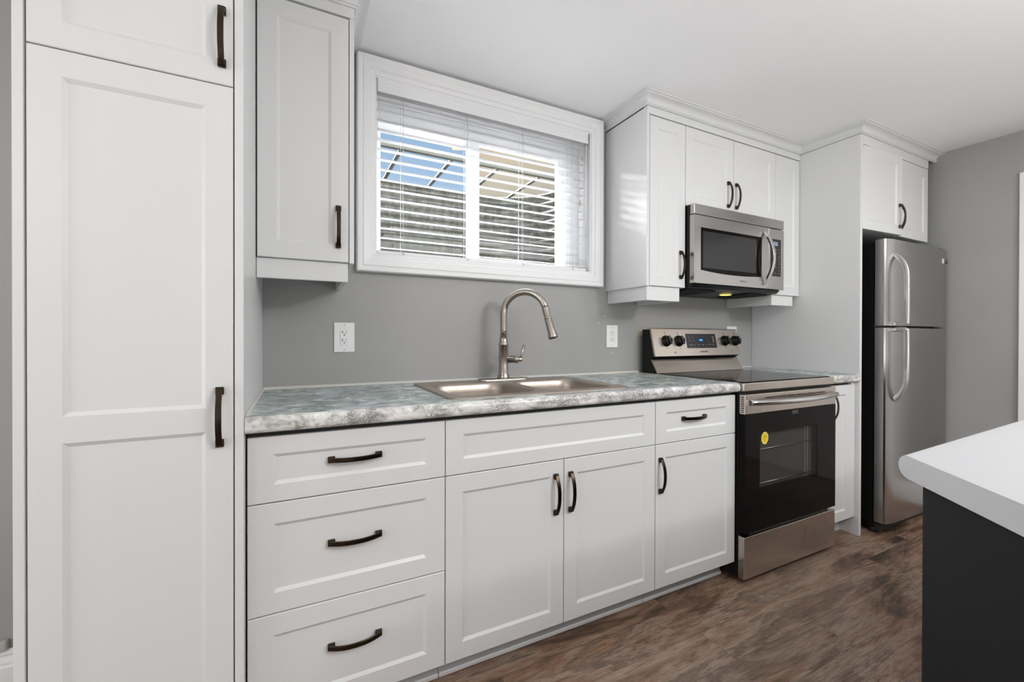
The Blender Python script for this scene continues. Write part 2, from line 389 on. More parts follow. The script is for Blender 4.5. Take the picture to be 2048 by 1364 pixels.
# shaker front: slab with chamfered edge and one or more sunk panels
def shaker(x0, x1, z0, z1, y, panels, th=0.019, slope=0.009, depth=0.006, c=0.0018):
    mb = MB(); t = bmesh.new()
    xs = sorted({x0 + c, x1 - c, *[p[0] for p in panels], *[p[1] for p in panels]})
    zs = sorted({z0 + c, z1 - c, *[p[2] for p in panels], *[p[3] for p in panels]})
    inside = lambda xm, zm: any(p[0] < xm < p[1] and p[2] < zm < p[3] for p in panels)
    q = lambda pts: t.faces.new([t.verts.new(p) for p in pts])
    for i in range(len(xs) - 1):
        for j in range(len(zs) - 1):
            a, bb, d, f = xs[i], xs[i + 1], zs[j], zs[j + 1]
            if not inside((a + bb) / 2, (d + f) / 2): q([(a, y, d), (bb, y, d), (bb, y, f), (a, y, f)])
    for a, bb, d, f in panels:
        o = [(a, y, d), (bb, y, d), (bb, y, f), (a, y, f)]; s_ = slope; Y = y + depth
        n_ = [(a + s_, Y, d + s_), (bb - s_, Y, d + s_), (bb - s_, Y, f - s_), (a + s_, Y, f - s_)]
        for k in range(4): q([o[k], o[(k + 1) % 4], n_[(k + 1) % 4], n_[k]])
        q(n_)
    f0 = [(x0 + c, y, z0 + c), (x1 - c, y, z0 + c), (x1 - c, y, z1 - c), (x0 + c, y, z1 - c)]
    f1 = [(x0, y + c, z0), (x1, y + c, z0), (x1, y + c, z1), (x0, y + c, z1)]
    f2 = [(x0, y + th, z0), (x1, y + th, z0), (x1, y + th, z1), (x0, y + th, z1)]
    for k in range(4):
        q([f0[k], f1[k], f1[(k + 1) % 4], f0[(k + 1) % 4]]); q([f1[k], f2[k], f2[(k + 1) % 4], f1[(k + 1) % 4]])
    q(f2)
    bmesh.ops.remove_doubles(t, verts=t.verts, dist=1e-5); bmesh.ops.recalc_face_normals(t, faces=t.faces[:])
    mb.merge(t); return mb
G = 0.0015
def front(name, x0, x1, z0, z1, y, parent, stile=0.057, rail=None, panels=None, g=G):
    rail = rail or stile
    P = panels or [(x0 + stile, x1 - stile, z0 + rail, z1 - rail)]
    return obj(name, shaker(x0 + g, x1 - g, z0 + g, z1 - g, y, P), M['white'], parent)

# bronze pull: two square feet and a flat bowed bar (canonical: along Z, sticking out to -Y, centre at origin)
def handle_mesh():
    mb = MB(); L = 0.064; pts = []
    for s_ in (-1, 1):
        mb.box(-0.0088, 0.0088, -0.009, 0, s_ * L - 0.0095, s_ * L + 0.0095, 0.0012)
        mb.box(-0.0072, 0.0072, -0.0135, -0.009, s_ * L - 0.0075, s_ * L + 0.0075, 0.0012)
    n = 26
    for i in range(n + 1):
        u = -1 + 2 * i / n; pts.append((0, -0.010 - 0.019 * (1 - abs(u) ** 2.3), u * (L + 0.0055)))
    mb.tube(pts, 0.006, 16, flat=(0.0066, 0.0026), ref=(0, 1, 0))
    me = bpy.data.meshes.new('handle'); mb.bm.to_mesh(me); mb.bm.free(); me.materials.append(M['bronze']); return me
HM = handle_mesh()
def handle(parent, x, y, z, horiz=False, org=None):
    o = bpy.data.objects.new('handle', HM); C.objects.link(o); o.parent = parent
    o.location = Vector((x, y, z)) - (org if org is not None else root_org(parent))
    if horiz: o.rotation_euler = (0, PI / 2, 0)
    o['label'] = 'dark bronze bow handle'
    return o

# ------------------------------------------------------------------ room shell
XL, XR, YB, YF, ZC = -2.4, 3.773, 0.626, -4.4, 2.332
W0, W1, W2, W3 = 0.231, 0.304, 1.449, 1.517; WZ1, WZ2 = 1.476, 2.246; YO = 0.876
struct('floor', MB().box(XL - .1, XR + .1, YF - .1, YB + .0, -0.05, 0), M['floor'], 'brown wood-look plank floor in front of the cabinets', 'floor')
struct('ceiling', MB().box(XL - .1, XR + .1, YF - .1, YO, ZC, ZC + 0.06), M['ceiling'], 'plain white ceiling above the crown mouldings', 'ceiling')
wb = MB()
wb.box(XL - .1, W1, YB, YO, -0.05, ZC); wb.box(W2, XR + .1, YB, YO, -0.05, ZC)
wb.box(W1, W2, YB, YO, -0.05, WZ1); wb.box(W1, W2, YB, YO, WZ2, ZC)
wallb = struct('wall_back', wb, M['wall'], 'grey painted wall behind the sink and range', 'wall')
sp = MB()
for px_, pz_ in ((1.555, 1.243), (1.515, 1.205), (1.612, 1.035)): sp.lathe([(0.0035, 0), (0.003, 0.001)], (px_, YB, pz_), (0, -1, 0), 8)
obj('wall_patch', sp, M['plastic'], wallb)['label'] = 'white specks of filler'
struct('wall_right', MB().box(XR, XR + .1, YF, YB, -0.05, ZC), M['wall'], 'grey painted wall beside the refrigerator', 'wall')
struct('wall_left', MB().box(XL - .1, XL, YF, YB, -0.05, ZC), M['wall_light'], 'light wall far left of the pantry', 'wall')
struct('wall_front', MB().box(XL - .1, XR + .1, YF - .1, YF, -0.05, ZC), M['wall_light'], 'light wall behind the camera', 'wall')
bbp = [(0, 0), (0.016, 0), (0.016, 0.085), (0.013, 0.092), (0.013, 0.1), (0.008, 0.118), (0.0095, 0.122), (0.0095, 0.128), (0.004, 0.138), (0, 0.138)]
struct('baseboard_back', MB().sweep([(XL, YB), (-0.524, YB)], [(u, z) for u, z in bbp]), M['trim'], 'white moulded baseboard left of the pantry cabinet', 'baseboard')
struct('baseboard_right', MB().sweep([(XR, 0.5), (XR, -0.392)], bbp), M['trim'], 'white baseboard on the wall right of the refrigerator', 'baseboard')
# door casing on the right wall
dc = MB(); dc.box(XR - 0.018, XR, -0.485, -0.395, 0, 2.085, 0.003); dc.box(XR - 0.018, XR, -1.40, -0.485, 2.0, 2.085, 0.003); dc.box(XR - 0.018, XR, -1.485, -1.40, 0, 2.085, 0.003)
dc.box(XR - 0.006, XR - 0.001, -1.40, -0.485, 0.01, 2.0)
struct('door_1', dc, M['trim'], 'white door with casing at the right edge of the photo', 'door')
# window: casing, jamb, vinyl slider
cas = [(0.0, YB - 0.018), (0.006, YB - 0.021), (0.018, YB - 0.022), (0.022, YB - 0.028), (0.046, YB - 0.031), (0.050, YB - 0.027), (0.062, YB - 0.036), (0.070, YB - 0.036), (0.0745, YB - 0.030), (0.0745, YB), (0.0, YB)]
win = struct('window_1', MB().frame(W1, W2, WZ1, WZ2, cas), M['trim'], 'white slider window in a moulded casing above the sink', 'window')
jb = MB(); jt = 0.008; ja = 0.0004
jb.box(W1 + ja, W1 + jt, YB - .0155, YO - ja, WZ1 + ja, WZ2 - ja); jb.box(W2 - jt, W2 - ja, YB - .0155, YO - ja, WZ1 + ja, WZ2 - ja)
jb.box(W1 + jt, W2 - jt, YB - .0155, YO - ja, WZ1 + ja, WZ1 + jt); jb.box(W1 + jt, W2 - jt, YB - .0155, YO - ja, WZ2 - jt, WZ2 - ja)
obj('jamb', jb, M['trim'], win)
fy0, fy1 = 0.715, 0.79
wf = MB(); wf.box(W1 + jt, 0.338, fy0, fy1, WZ1 + jt, WZ2 - jt, .003); wf.box(1.345, W2 - jt, fy0, fy1, WZ1 + jt, WZ2 - jt, .003)
wf.box(0.338, 1.345, fy0, fy1, WZ1 + jt, 1.508, .003); wf.box(0.338, 1.345, fy0, fy1, 2.115, WZ2 - jt, .003)
obj('window_frame', wf, M['vinyl'], win)
s1 = MB(); s1.box(0.338, 0.352, .752, .782, 1.508, 2.115); s1.box(0.782, 0.826, .752, .782, 1.508, 2.115, .002); s1.box(.352, .782, .752, .782, 2.085, 2.115); s1.box(.352, .782, .752, .782, 1.508, 1.518)
sa = obj('sash', s1, M['vinyl'], win); obj('glass', MB().box(.346, .788, .766, .770, 1.512, 2.091), M['pane'], sa)
s2 = MB(); s2.box(0.778, 0.832, .718, .748, 1.508, 2.115, .002); s2.box(1.300, 1.345, .718, .748, 1.508, 2.115, .002); s2.box(.832, 1.300, .718, .748, 2.098, 2.115); s2.box(.832, 1.300, .718, .748, 1.508, 1.524)
sb = obj('sash', s2, M['vinyl'], win); obj('glass', MB().box(.826, 1.306, .731, .735, 1.518, 2.104), M['pane'], sb)
lt = MB(); lt.box(.79, .822, .706, .718, 1.80, 1.86, .003); lt.box(.798, .814, .70, .708, 1.83, 1.88, .002)
obj('latch', lt, M['vinyl'], win)

# ------------------------------------------------------------------ outside the window
def well_path():
    pts = [(-0.12, YO)]
    R = 0.42; x0, x1, yb = -0.12, 1.66, 1.62
    for i in range(13): a = PI - (PI / 2) * i / 12; pts.append((x0 + R + R * math.cos(a), yb - R + R * math.sin(a)))
    for i in range(13): a = PI / 2 - (PI / 2) * i / 12; pts.append((x1 - R + R * math.cos(a), yb - R + R * math.sin(a)))
    pts.append((x1, YO)); return pts
wp = well_path(); ww = MB(); nz = 150; zb, zt = 1.20, 2.153
Pv = [Vector(p) for p in wp]; nn = len(Pv); cols = []
for i in range(nn):
    d = (Pv[min(i + 1, nn - 1)] - Pv[max(i - 1, 0)]).normalized(); o2 = Vector((-d.y, d.x))
    cols.append([ww.bm.verts.new((Pv[i].x + o2.x * 0.011 * math.sin(2 * PI * (zb + (zt - zb) * j / nz) / 0.068), Pv[i].y + o2.y * 0.011 * math.sin(2 * PI * (zb + (zt - zb) * j / nz) / 0.068), zb + (zt - zb) * j / nz)) for j in range(nz + 1)])
for i in range(nn - 1):
    for j in range(nz):
        f = ww.bm.faces.new((cols[i][j], cols[i + 1][j], cols[i + 1][j + 1], cols[i][j + 1])); f.smooth = True
well = thing('window_well', 'corrugated galvanised steel window well outside the window', 'window well', (0.77, 1.25, 1.2))
wl = obj('well_liner', ww, M['galv'], well)
so = wl.modifiers.new('thick', 'SOLIDIFY'); so.thickness = 0.003
obj('rim', MB().tube([(x, y, 2.156) for x, y in wp], 0.011, 10), M['galv'], well)
obj('gravel_bed', MB().box(-0.11, 1.65, YO, 1.6, 1.17, 1.22), M['ground'], well)
gc = thing('well_cover_frame', 'grey cross bar with struts lying over the window well', 'cover frame', (0.77, 1.12, 2.165))
obj('cross_bar', MB().box(-0.14, 1.69, 1.105, 1.135, 2.1685, 2.200, .002), M['wood'], gc)
for k in range(6):
    obj('strut', MB().box(-0.085 + .30 * k, -0.063 + .30 * k, 1.135, 1.63, 2.1685, 2.18, .001), M['wood'], gc)
gr_ = MB(); gr_.box(-12, -0.15, YO, 20, 2.0, 2.145); gr_.box(1.69, 14, YO, 20, 2.0, 2.145); gr_.box(-0.15, 1.69, 1.65, 20, 2.0, 2.145)
struct('ground', gr_, M['ground'], 'ground outside around the window well', 'ground')
hs = thing('neighbour_house', 'beige neighbouring house seen through the right of the window', 'house', (2.5, 5.0, 2.145))
def hpart(name, mb, material):                                   # built in the house's own axes, origin at its near left corner
    return obj(name, mb, material, hs, local=True)
hpart('house_wall', MB().box(0, 6.5, 0, 3.5, 0, 2.20), M['beige'])
sf = MB()
for k in range(44): sf.box(-.34 + .15 * k, -.20 + .15 * k, -.45, 0, 1.915, 1.93)
sf.box(-.35, 6.3, -.45, 0, 1.927, 1.935)
hpart('soffit', sf, M['soffit'])
hpart('fascia', MB().box(-.36, 6.3, -.48, -.45, 1.905, 2.07, .004), M['soffit'])
hpart('roof', MB().prism([(-.5, 2.06), (3.2, 3.9), (3.2, 4.0), (-.55, 2.10)], 'x', -.37, 6.4), M['wood'])
hs.rotation_euler = (0, 0, math.radians(-23.5))

# ------------------------------------------------------------------ venetian blind
bl = thing('venetian_blind', 'white horizontal slat blind hanging in the window opening', 'blind', (0.88, 0.65, 2.24))
bx0, bx1 = W1 + jt + 0.006, W2 - jt - 0.012
va = MB(); va.prism([(.612, 2.182), (.618, 2.182), (.620, 2.24), (.611, 2.24), (.609, 2.232), (.612, 2.226), (.610, 2.218), (.613, 2.212)], 'x', bx0, bx1)
obj('valance', va, M['slat'], bl)
hr = obj('headrail', MB().box(bx0 + .003, bx1 - .003, .625, .678, 2.192, 2.236), M['slat'], bl)
obj('bracket', MB().box(W1 + jt + .0005, W1 + jt + .0055, .607, .68, 2.178, 2.2375, .001), M['greyplastic'], bl)
nsl = 16
for k in range(nsl):
    z = 2.165 - 0.0432 * k
    pr = []
    for i in range(7): u = -1 + i / 3; pr.append((.651 + .0245 * u, z + .0025 * (1 - u * u) + .0045 * u))
    for i in range(7): u = 1 - i / 3; pr.append((.651 + .0245 * u, z - .0022 + .0025 * (1 - u * u) + .0045 * u))
    obj('slat', MB().prism(pr, 'x', bx0, bx1), M['slat'], bl)
obj('bottom_rail', MB().box(bx0, bx1, .627, .675, 1.486, 1.502, .003), M['slat'], bl)
for x in (.428, .734, 1.034, 1.338):
    c_ = MB()
    for y in (.6255, .6765): c_.tube([(x, y, 2.195), (x, y, 1.49)], .0009, 6)
    c_.tube([(x + .006, .651, 2.195), (x + .006, .651, 1.50)], .0008, 6)
    c_.tube([(x, .625, 1.502), (x + .003, .6215, 1.492), (x + .008, .623, 1.481)], .0012, 6)
    obj('ladder_cord', c_, M['cord'], bl)
wd = MB().tube([(1.415, .612, 2.17), (1.415, .612, 1.67)], .0032, 8); obj('tilt_wand', wd, M['plastic'], bl)
pc = MB(); pc.tube([(1.378, .614, 2.18), (1.378, .614, 1.865)], .001, 6); pc.tube([(1.390, .614, 2.18), (1.390, .614, 2.11)], .001, 6)
pco = obj('pull_cord', pc, M['cord'], bl)
for tx_, tz_ in ((1.378, 1.838), (1.390, 2.085)):
    obj('tassel', MB().lathe([(.002, .03), (.004, .024), (.007, .006), (.005, 0)], (tx_, .614, tz_)), M['greyplastic'], pco)

# ------------------------------------------------------------------ tall pantry cabinet
YT = -0.032
tp = thing('pantry_cabinet', 'tall white pantry cabinet with two shaker doors at the left', 'cabinet', (-.317, .3, 0))
cb = MB(); cb.box(-.504, -.132, YT + .022, YB - .001, .1, 2.30); obj('carcass', cb, M['white'], tp)
obj('side_panel', MB().box(-.522, -.5045, YT, YB - .001, 0, 2.30, .001), M['white'], tp)
obj('side_panel', MB().box(-.1315, -.1125, YT, YB - .001, 0, 2.30, .001), M['white'], tp)
obj('frieze', MB().box(-.504, -.132, YT + .002, YT + .02, 2.243, 2.30), M['white'], tp)
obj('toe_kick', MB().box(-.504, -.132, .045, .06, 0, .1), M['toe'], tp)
du = front('door', -.502, -.133, 1.743, 2.24, YT, tp)
handle(du, -.157, YT, 1.858)
dl = front('door', -.502, -.133, .105, 1.743, YT, tp, panels=[(-.446, -.191, .951, 1.684), (-.446, -.191, .165, .893)])
handle(dl, -.162, YT, .928)
# ------------------------------------------------------------------ left wall cabinet
YU = 0.309; ZU = 1.384
lw = thing('wall_cabinet', 'white single-door wall cabinet between the pantry and the window', 'cabinet', (.04, .47, ZU), 'white wall cabinets')
obj('carcass', MB().box(-.110, .170, YU + .021, YB - .001, ZU + .001, 2.30), M['white'], lw)
obj('side_panel', MB().box(.1715, .187, YU, YB - .001, ZU - .001, 2.30, .001), M['white'], lw)
obj('frieze', MB().box(-.111, .187, YU - .004, YU + .0195, 2.242, 2.30), M['white'], lw)
dw = front('door', -.110, .1705, ZU, 2.239, YU, lw, stile=.058)
handle(dw, .135, YU, 1.506)
vl = MB(); vl.box(-.111, .168, YU + .013, YU + .028, 1.318, ZU + .0005, .0015); vl.box(.150, .165, YU + .028, YB - .001, 1.318, ZU + .0005, .0015)
obj('valance', vl, M['white'], lw)
# ------------------------------------------------------------------ right wall cabinets
def wallcab(x0, x1, z0, label):
    t_ = thing('wall_cabinet', label, 'cabinet', ((x0 + x1) / 2, .47, z0), 'white wall cabinets')
    obj('carcass', MB().box(x0 + .0006, x1 - .0006, YU + .021, YB - .001, z0 + .001, 2.275), M['white'], t_); return t_
ra = wallcab(1.582, 1.834, ZU, 'white narrow wall cabinet with one handled door, left of the microwave')
obj('side_panel', MB().box(1.562, 1.5805, YU, YB - .001, ZU - .001, 2.275, .001), M['white'], ra)
d_ = front('door', 1.582, 1.834, ZU, 2.239, YU, ra, stile=.056); handle(d_, 1.797, YU, 1.503)
va = MB(); va.box(1.576, 1.805, YU + .012, YU + .027, 1.312, ZU + .0005, .0015); va.box(1.576, 1.591, YU + .027, YB - .001, 1.312, ZU + .0005, .0015); va.box(1.79, 1.805, YU + .027, YB - .001, 1.312, ZU + .0005, .0015)
obj('valance', va, M['white'], ra)
rb = wallcab(1.834, 2.604, 1.822, 'white two-door wall cabinet directly above the microwave')
d_ = front('door', 1.834, 2.218, 1.820, 2.239, YU, rb, stile=.057); handle(d_, 2.168, YU, 1.925)
d_ = front('door', 2.218, 2.604, 1.820, 2.239, YU, rb, stile=.057); handle(d_, 2.236, YU, 1.925)
rc = wallcab(2.604, 2.85, ZU, 'white narrow wall cabinet without a handle, right of the microwave')
front('door', 2.604, 2.849, ZU, 2.239, YU, rc, stile=.056)
va = MB(); va.box(2.587, 2.80, YU + .012, YU + .027, 1.322, ZU + .0005, .0015); va.box(2.587, 2.602, YU + .027, YB - .001, 1.322, ZU + .0005, .0015)
obj('valance', va, M['white'], rc)
fz = MB(); fz.box(1.5625, 2.8495, YU - .002, YU + .0195, 2.242, 2.279)
# ------------------------------------------------------------------ refrigerator panel and cabinet above
YP = -0.018
pn_ = tag(obj('end_panel', MB().box(2.851, 2.873, YP, YB - .001, 0, 2.279, .001), M['white']), 'tall white end panel standing left of the refrigerator', 'panel')
rf = thing('wall_cabinet', 'deep white two-door cabinet over the refrigerator, left door ajar', 'cabinet', (3.28, .3, 1.745), 'white wall cabinets')
obj('carcass', MB().box(2.8745, 3.685, YP + .021, YB - .001, 1.752, 2.279), M['white'], rf)
obj('frieze', MB().box(2.8745, 3.687, YP, YP + .0195, 2.2245, 2.279), M['white'], rf)
xm = 3.2825
# ajar door: built at its hinge
dm = shaker(0, xm - 2.877 - .003, 1.745, 2.2215, 0, [(.055, xm - 2.877 - .058, 1.80, 2.167)])
da = obj('door', dm, M['white'], rf, local=True)
hinge = Vector((2.877, YP, 0)); da.location = hinge - ORG[rf.name]; da.rotation_euler = (0, 0, math.radians(-3.2))
o = bpy.data.objects.new('handle', HM); C.objects.link(o); o.parent = da; o.location = (xm - 2.877 - .033, 0, 1.857); o['label'] = 'dark bronze bow handle'
db = front('door', xm, 3.685, 1.745, 2.223, YP, rf, stile=.056); handle(db, xm + .022, YP, 1.857)
# ------------------------------------------------------------------ crown mouldings
crown = [(0, 2.277), (.006, 2.277), (.007, 2.2825), (.0125, 2.285), (.014, 2.289), (.0125, 2.293), (.0105, 2.294), (.0115, 2.301), (.0155, 2.3085), (.023, 2.3145), (.033, 2.3175), (.043, 2.3185), (.044, 2.3235), (.0525, 2.3245), (.0525, 2.3315), (0, 2.3315)]
tag(obj('crown_moulding', MB().sweep([(-.5225, YB - .001), (-.5225, YT - .001), (-.112, YT - .001), (-.112, YU - .0045), (.1875, YU - .0045), (.1875, YB - .001)], crown), M['white']),
    'white crown moulding at the ceiling over the left wall cabinet', 'moulding')
cr2 = thing('crown_moulding', 'white crown moulding at the ceiling stepping along the right cabinets', 'moulding', (2.6, .3, 2.277))
obj('cornice', MB().sweep([(1.5615, YB - .001), (1.5615, YU - .0025), (2.85, YU - .0025), (2.85, YP - .0005), (3.772, YP - .0005)], [(u, z + (.0025 if z < 2.28 else 0)) for u, z in crown]), M['white'], cr2)
obj('frieze', fz, M['white'], cr2)

# ------------------------------------------------------------------ base cabinets
B0, B1, B2, B3, B4 = -.1095, .424, .869, 1.314, 1.809
Z0, Z1, Z2, Z3 = .090, .389, .685, .862
def basecab(x0, x1, label, name='base_cabinet', shoe=True):
    t_ = thing(name, label, 'cabinet', ((x0 + x1) / 2, .3, 0), 'white base cabinets')
    mb = MB(); t1 = .016
    mb.box(x0 + .0006, x0 + t1, .021, .60, Z0 + .002, .874); mb.box(x1 - t1, x1 - .0006, .021, .60, Z0 + .002, .874)
    mb.box(x0 + t1, x1 - t1, .021, .60, Z0 + .002, Z0 + .018); mb.box(x0 + t1, x1 - t1, .59, .60, Z0 + .018, .874)
    obj('carcass', mb, M['white'], t_)
    obj('gap_shade_sheet', MB().box(x0 + .0006, x1 - .0006, .0193, .0208, Z0 + .002, .8755), M['gap'], t_)  # dark sheet behind the fronts, shade of the gaps put into its colour
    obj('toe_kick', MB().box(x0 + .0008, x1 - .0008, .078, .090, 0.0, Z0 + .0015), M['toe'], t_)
    if shoe: obj('shoe_moulding', MB().box(x0 + .0008, x1 - .0008, .068, .0775, 0.0, .016, .003), M['white'], t_)
    return t_
c1_ = basecab(B0, B1, 'white base cabinet of three drawers beside the pantry', 'drawer_cabinet')
for z0, z1, rl, hz in ((Z2, Z3, .048, .781), (Z1, Z2, .056, .548), (Z0, Z1, .056, .256)):
    d_ = front('drawer', B0, B1, z0, z1, 0, c1_, stile=.060, rail=rl)
    handle(d_, (B0 + B1) / 2, .006, hz, True)
c2_ = basecab(B1, B3, 'white two-door base cabinet with false front beneath the sink', 'sink_cabinet')
front('false_front', B1, B3, Z2, Z3, 0, c2_, stile=.058, rail=.048)
d_ = front('door', B1, B2, Z0, Z2, 0, c2_, stile=.056); handle(d_, .832, 0, .564)
d_ = front('door', B2, B3, Z0, Z2, 0, c2_, stile=.056); handle(d_, .896, 0, .564)
c3_ = basecab(B3, B4, 'white base cabinet with one drawer over one door, left of the range')
d_ = front('drawer', B3, B4, Z2, Z3, 0, c3_, stile=.060, rail=.048); handle(d_, 1.541, .006, .780, True)
d_ = front('door', B3, B4, Z0, Z2, 0, c3_, stile=.056); handle(d_, 1.339, 0, .558)
c4_ = basecab(2.556, 2.850, 'narrow white base cabinet between the range and the end panel', shoe=False)
d_ = front('door', 2.557, 2.806, .105, Z3, 0, c4_, stile=.054); handle(d_, 2.612, 0, .748)
obj('filler', MB().box(2.808, 2.8495, .004, .021, .105, .874), M['white'], c4_)

# ------------------------------------------------------------------ countertops with rolled front edge
CT = .919; CB = .876; CY = -.025
rnd = []
for i in range(9): a = PI / 2 * i / 8; rnd.append((CY + .017 - .017 * math.sin(a), CT - .017 + .017 * math.cos(a)))
for i in range(7): a = PI / 2 * i / 6; rnd.append((CY + .013 - .013 * math.cos(a), CB + .013 - .013 * math.sin(a)))
SX0, SX1, SY0, SY1 = .462, 1.206, .043, .538
def slab_and_edge(x0, x1, yb, mb, parent):
    ys = -.006
    obj('front_edge', MB().prism([(ys, CT)] + rnd + [(ys, CB)], 'x', x0, x1), M['counter_edge_lit'], parent)
    mb.box(x0, x1, ys, yb, CB, CT); obj('slab', mb, M['counter'], parent)
ct = thing('countertop', 'long grey and white marbled countertop holding the sink', 'countertop', (.85, .3, CB))
mb = MB()
mb.box(-.1115, SX0, SY0, YB - .001, CB, CT); mb.box(SX1, 1.8085, SY0, YB - .001, CB, CT); mb.box(SX0, SX1, SY1, YB - .001, CB, CT)
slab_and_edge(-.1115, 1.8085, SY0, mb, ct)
ck_ = MB(); ck_.prism([(YB - .001, CT), (YB - .010, CT), (YB - .009, CT + .003), (YB - .004, CT + .008), (YB - .001, CT + .009)], 'x', -.111, 1.806)
ck_.prism([(-.1118, CT), (-.1055, CT), (-.1118, CT + .006)], 'y', 0.0, YB - .01)
obj('caulk_line', ck_, M['caulk'], ct)
ct2 = thing('countertop', 'short grey marbled countertop piece between range and end panel', 'countertop', (2.7, .3, CB))
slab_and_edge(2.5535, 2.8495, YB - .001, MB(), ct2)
obj('caulk_line', MB().prism([(YB - .001, CT), (YB - .009, CT), (YB - .001, CT + .008)], 'x', 2.554, 2.849), M['caulk'], ct2)

# ------------------------------------------------------------------ sink
def rrect(x0, x1, y0, y1, r, z, seg=8):
    pts = []
    for cx, cy, a0 in ((x1 - r, y1 - r, 0), (x0 + r, y1 - r, PI / 2), (x0 + r, y0 + r, PI), (x1 - r, y0 + r, 3 * PI / 2)):
        for i in range(seg + 1): a = a0 + PI / 2 * i / seg; pts.append((cx + r * math.cos(a), cy + r * math.sin(a), z))
    return pts
def loft(bm, loops, cap=True, smooth=True):
    R = [[bm.verts.new(p) for p in lp] for lp in loops]; n = len(R[0])
    for i in range(len(R) - 1):
        for k in range(n):
            f = bm.faces.new((R[i][k], R[i][(k + 1) % n], R[i + 1][(k + 1) % n], R[i + 1][k])); f.smooth = smooth
    if cap: bm.faces.new(R[-1])
    return R
sk = thing('sink', 'stainless steel double-bowl drop-in sink set in the countertop', 'sink', (.834, .29, CT))
sx0, sx1, sy0, sy1 = .450, 1.218, .032, .553
t = bmesh.new()
L1 = rrect(sx0 + .006, sx1 - .006, sy0 + .006, sy1 - .006, .035, CT + .0065)
loft(t, [rrect(sx0, sx1, sy0, sy1, .04, CT + .0004), rrect(sx0 + .002, sx1 - .002, sy0 + .002, sy1 - .002, .038, CT + .004), L1], cap=False)
bowls = [(.487, .818), (.850, 1.181)]
def loop_edges(pts):
    vs = [t.verts.new(p) for p in pts]; return [t.edges.new((vs[i], vs[(i + 1) % len(vs)])) for i in range(len(vs))]
ed = loop_edges(L1)
for a, c_ in bowls: ed += loop_edges(rrect(a, c_, .068, .435, .075, CT + .0065))
bmesh.ops.triangle_fill(t, edges=ed, use_beauty=True)
bmesh.ops.recalc_face_normals(t, faces=t.faces[:])
dk = MB(); dk.merge(t); obj('deck', dk, M['steel_sink'], sk)
for a, c_ in bowls:
    t = bmesh.new(); lp = []
    for ins, z, rr in ((0, CT + .0065, .075), (.004, CT + .004, .072), (.008, CT - .004, .07), (.012, CT - .03, .068), (.018, CT - .14, .065), (.026, CT - .158, .06), (.045, CT - .168, .05)):
        lp.append(rrect(a + ins, c_ - ins, .068 + ins, .435 - ins, rr, z))
    loft(t, lp); bmesh.ops.recalc_face_normals(t, faces=t.faces[:]); bmesh.ops.reverse_faces(t, faces=t.faces[:])
    q = MB(); q.merge(t); bo = obj('bowl', q, M['steel_sink'], sk)
    dr = MB(); dr.lathe([(.043, 0), (.043, .002), (.036, .003), (.030, .0005), (.012, .0005)], ((a + c_) / 2, .27, CT - .1675)); obj('drain', dr, M['chrome'], bo)
# ------------------------------------------------------------------ faucet
FX, FY = .867, .505; fz0 = CT + .0066
fa = thing('faucet', 'brushed nickel gooseneck pull-down faucet standing behind the sink bowls', 'faucet', (FX, FY, fz0))
t = bmesh.new()
loft(t, [rrect(FX - .128, FX + .128, FY - .031, FY + .031, .0305, fz0), rrect(FX - .128, FX + .128, FY - .031, FY + .031, .0305, fz0 + .004), rrect(FX - .124, FX + .124, FY - .027, FY + .027, .0265, fz0 + .008)])
bmesh.ops.recalc_face_normals(t, faces=t.faces[:]); q = MB(); q.merge(t); obj('deck_plate', q, M['nickel'], fa)
obj('body', MB().lathe([(.0285, .006), (.0285, .012), (.026, .020), (.0225, .032), (.0222, .160), (.0235, .162), (.0235, .168), (.021, .171), (.0185, .186), (.0185, .196)], (FX, FY, fz0)), M['nickel'], fa)
ang = math.radians(50); dx, dy = math.sin(ang), -math.cos(ang); R = .1; zc = 1.232
pts = [(FX, FY, fz0 + .185), (FX, FY, 1.16), (FX, FY, 1.2)]
for i in range(25):
    th = PI - math.radians(165) * i / 24; rr = R + R * math.cos(th); pts.append((FX + dx * rr, FY + dy * rr, zc + R * math.sin(th)))
obj('spout', MB().tube(pts, .0158, 20, ref=(dy, -dx, 0)), M['nickel'], fa)
tx, tz = math.sin(math.radians(15)), -math.cos(math.radians(15)); e0 = Vector(pts[-1]); ax = Vector((dx * tx, dy * tx, tz))
hd = MB(); hd.lathe([(.0158, -.004), (.0168, .0), (.0168, .045), (.0182, .047), (.0182, .051), (.0165, .053), (.0165, .056), (.0178, .058), (.0195, .125), (.0225, .133), (.0225, .142), (.019, .143)], e0, ax)
so_ = obj('spray_head', hd, M['nickel'], fa)
obj('nozzle', MB().lathe([(.017, .143), (.016, .1455)], e0, ax), M['blackmatt'], so_)
la = Vector((.90, -.44, 0)).normalized(); l0 = Vector((FX, FY, fz0 + .095))
lv = MB(); lv.lathe([(.0165, .015), (.0165, .05), (.018, .0505), (.018, .066), (.0165, .068), (.0105, .072), (.0100, .085), (.008, .088)], l0, la)
le = obj('lever_hub', lv, M['nickel'], fa)
p0 = l0 + la * .078
obj('lever', MB().tube([p0, p0 + Vector((.004, -.002, .02)), p0 + la * .020 + Vector((0, 0, .068))], [.0055, .0052, .0062], 12), M['nickel'], le)

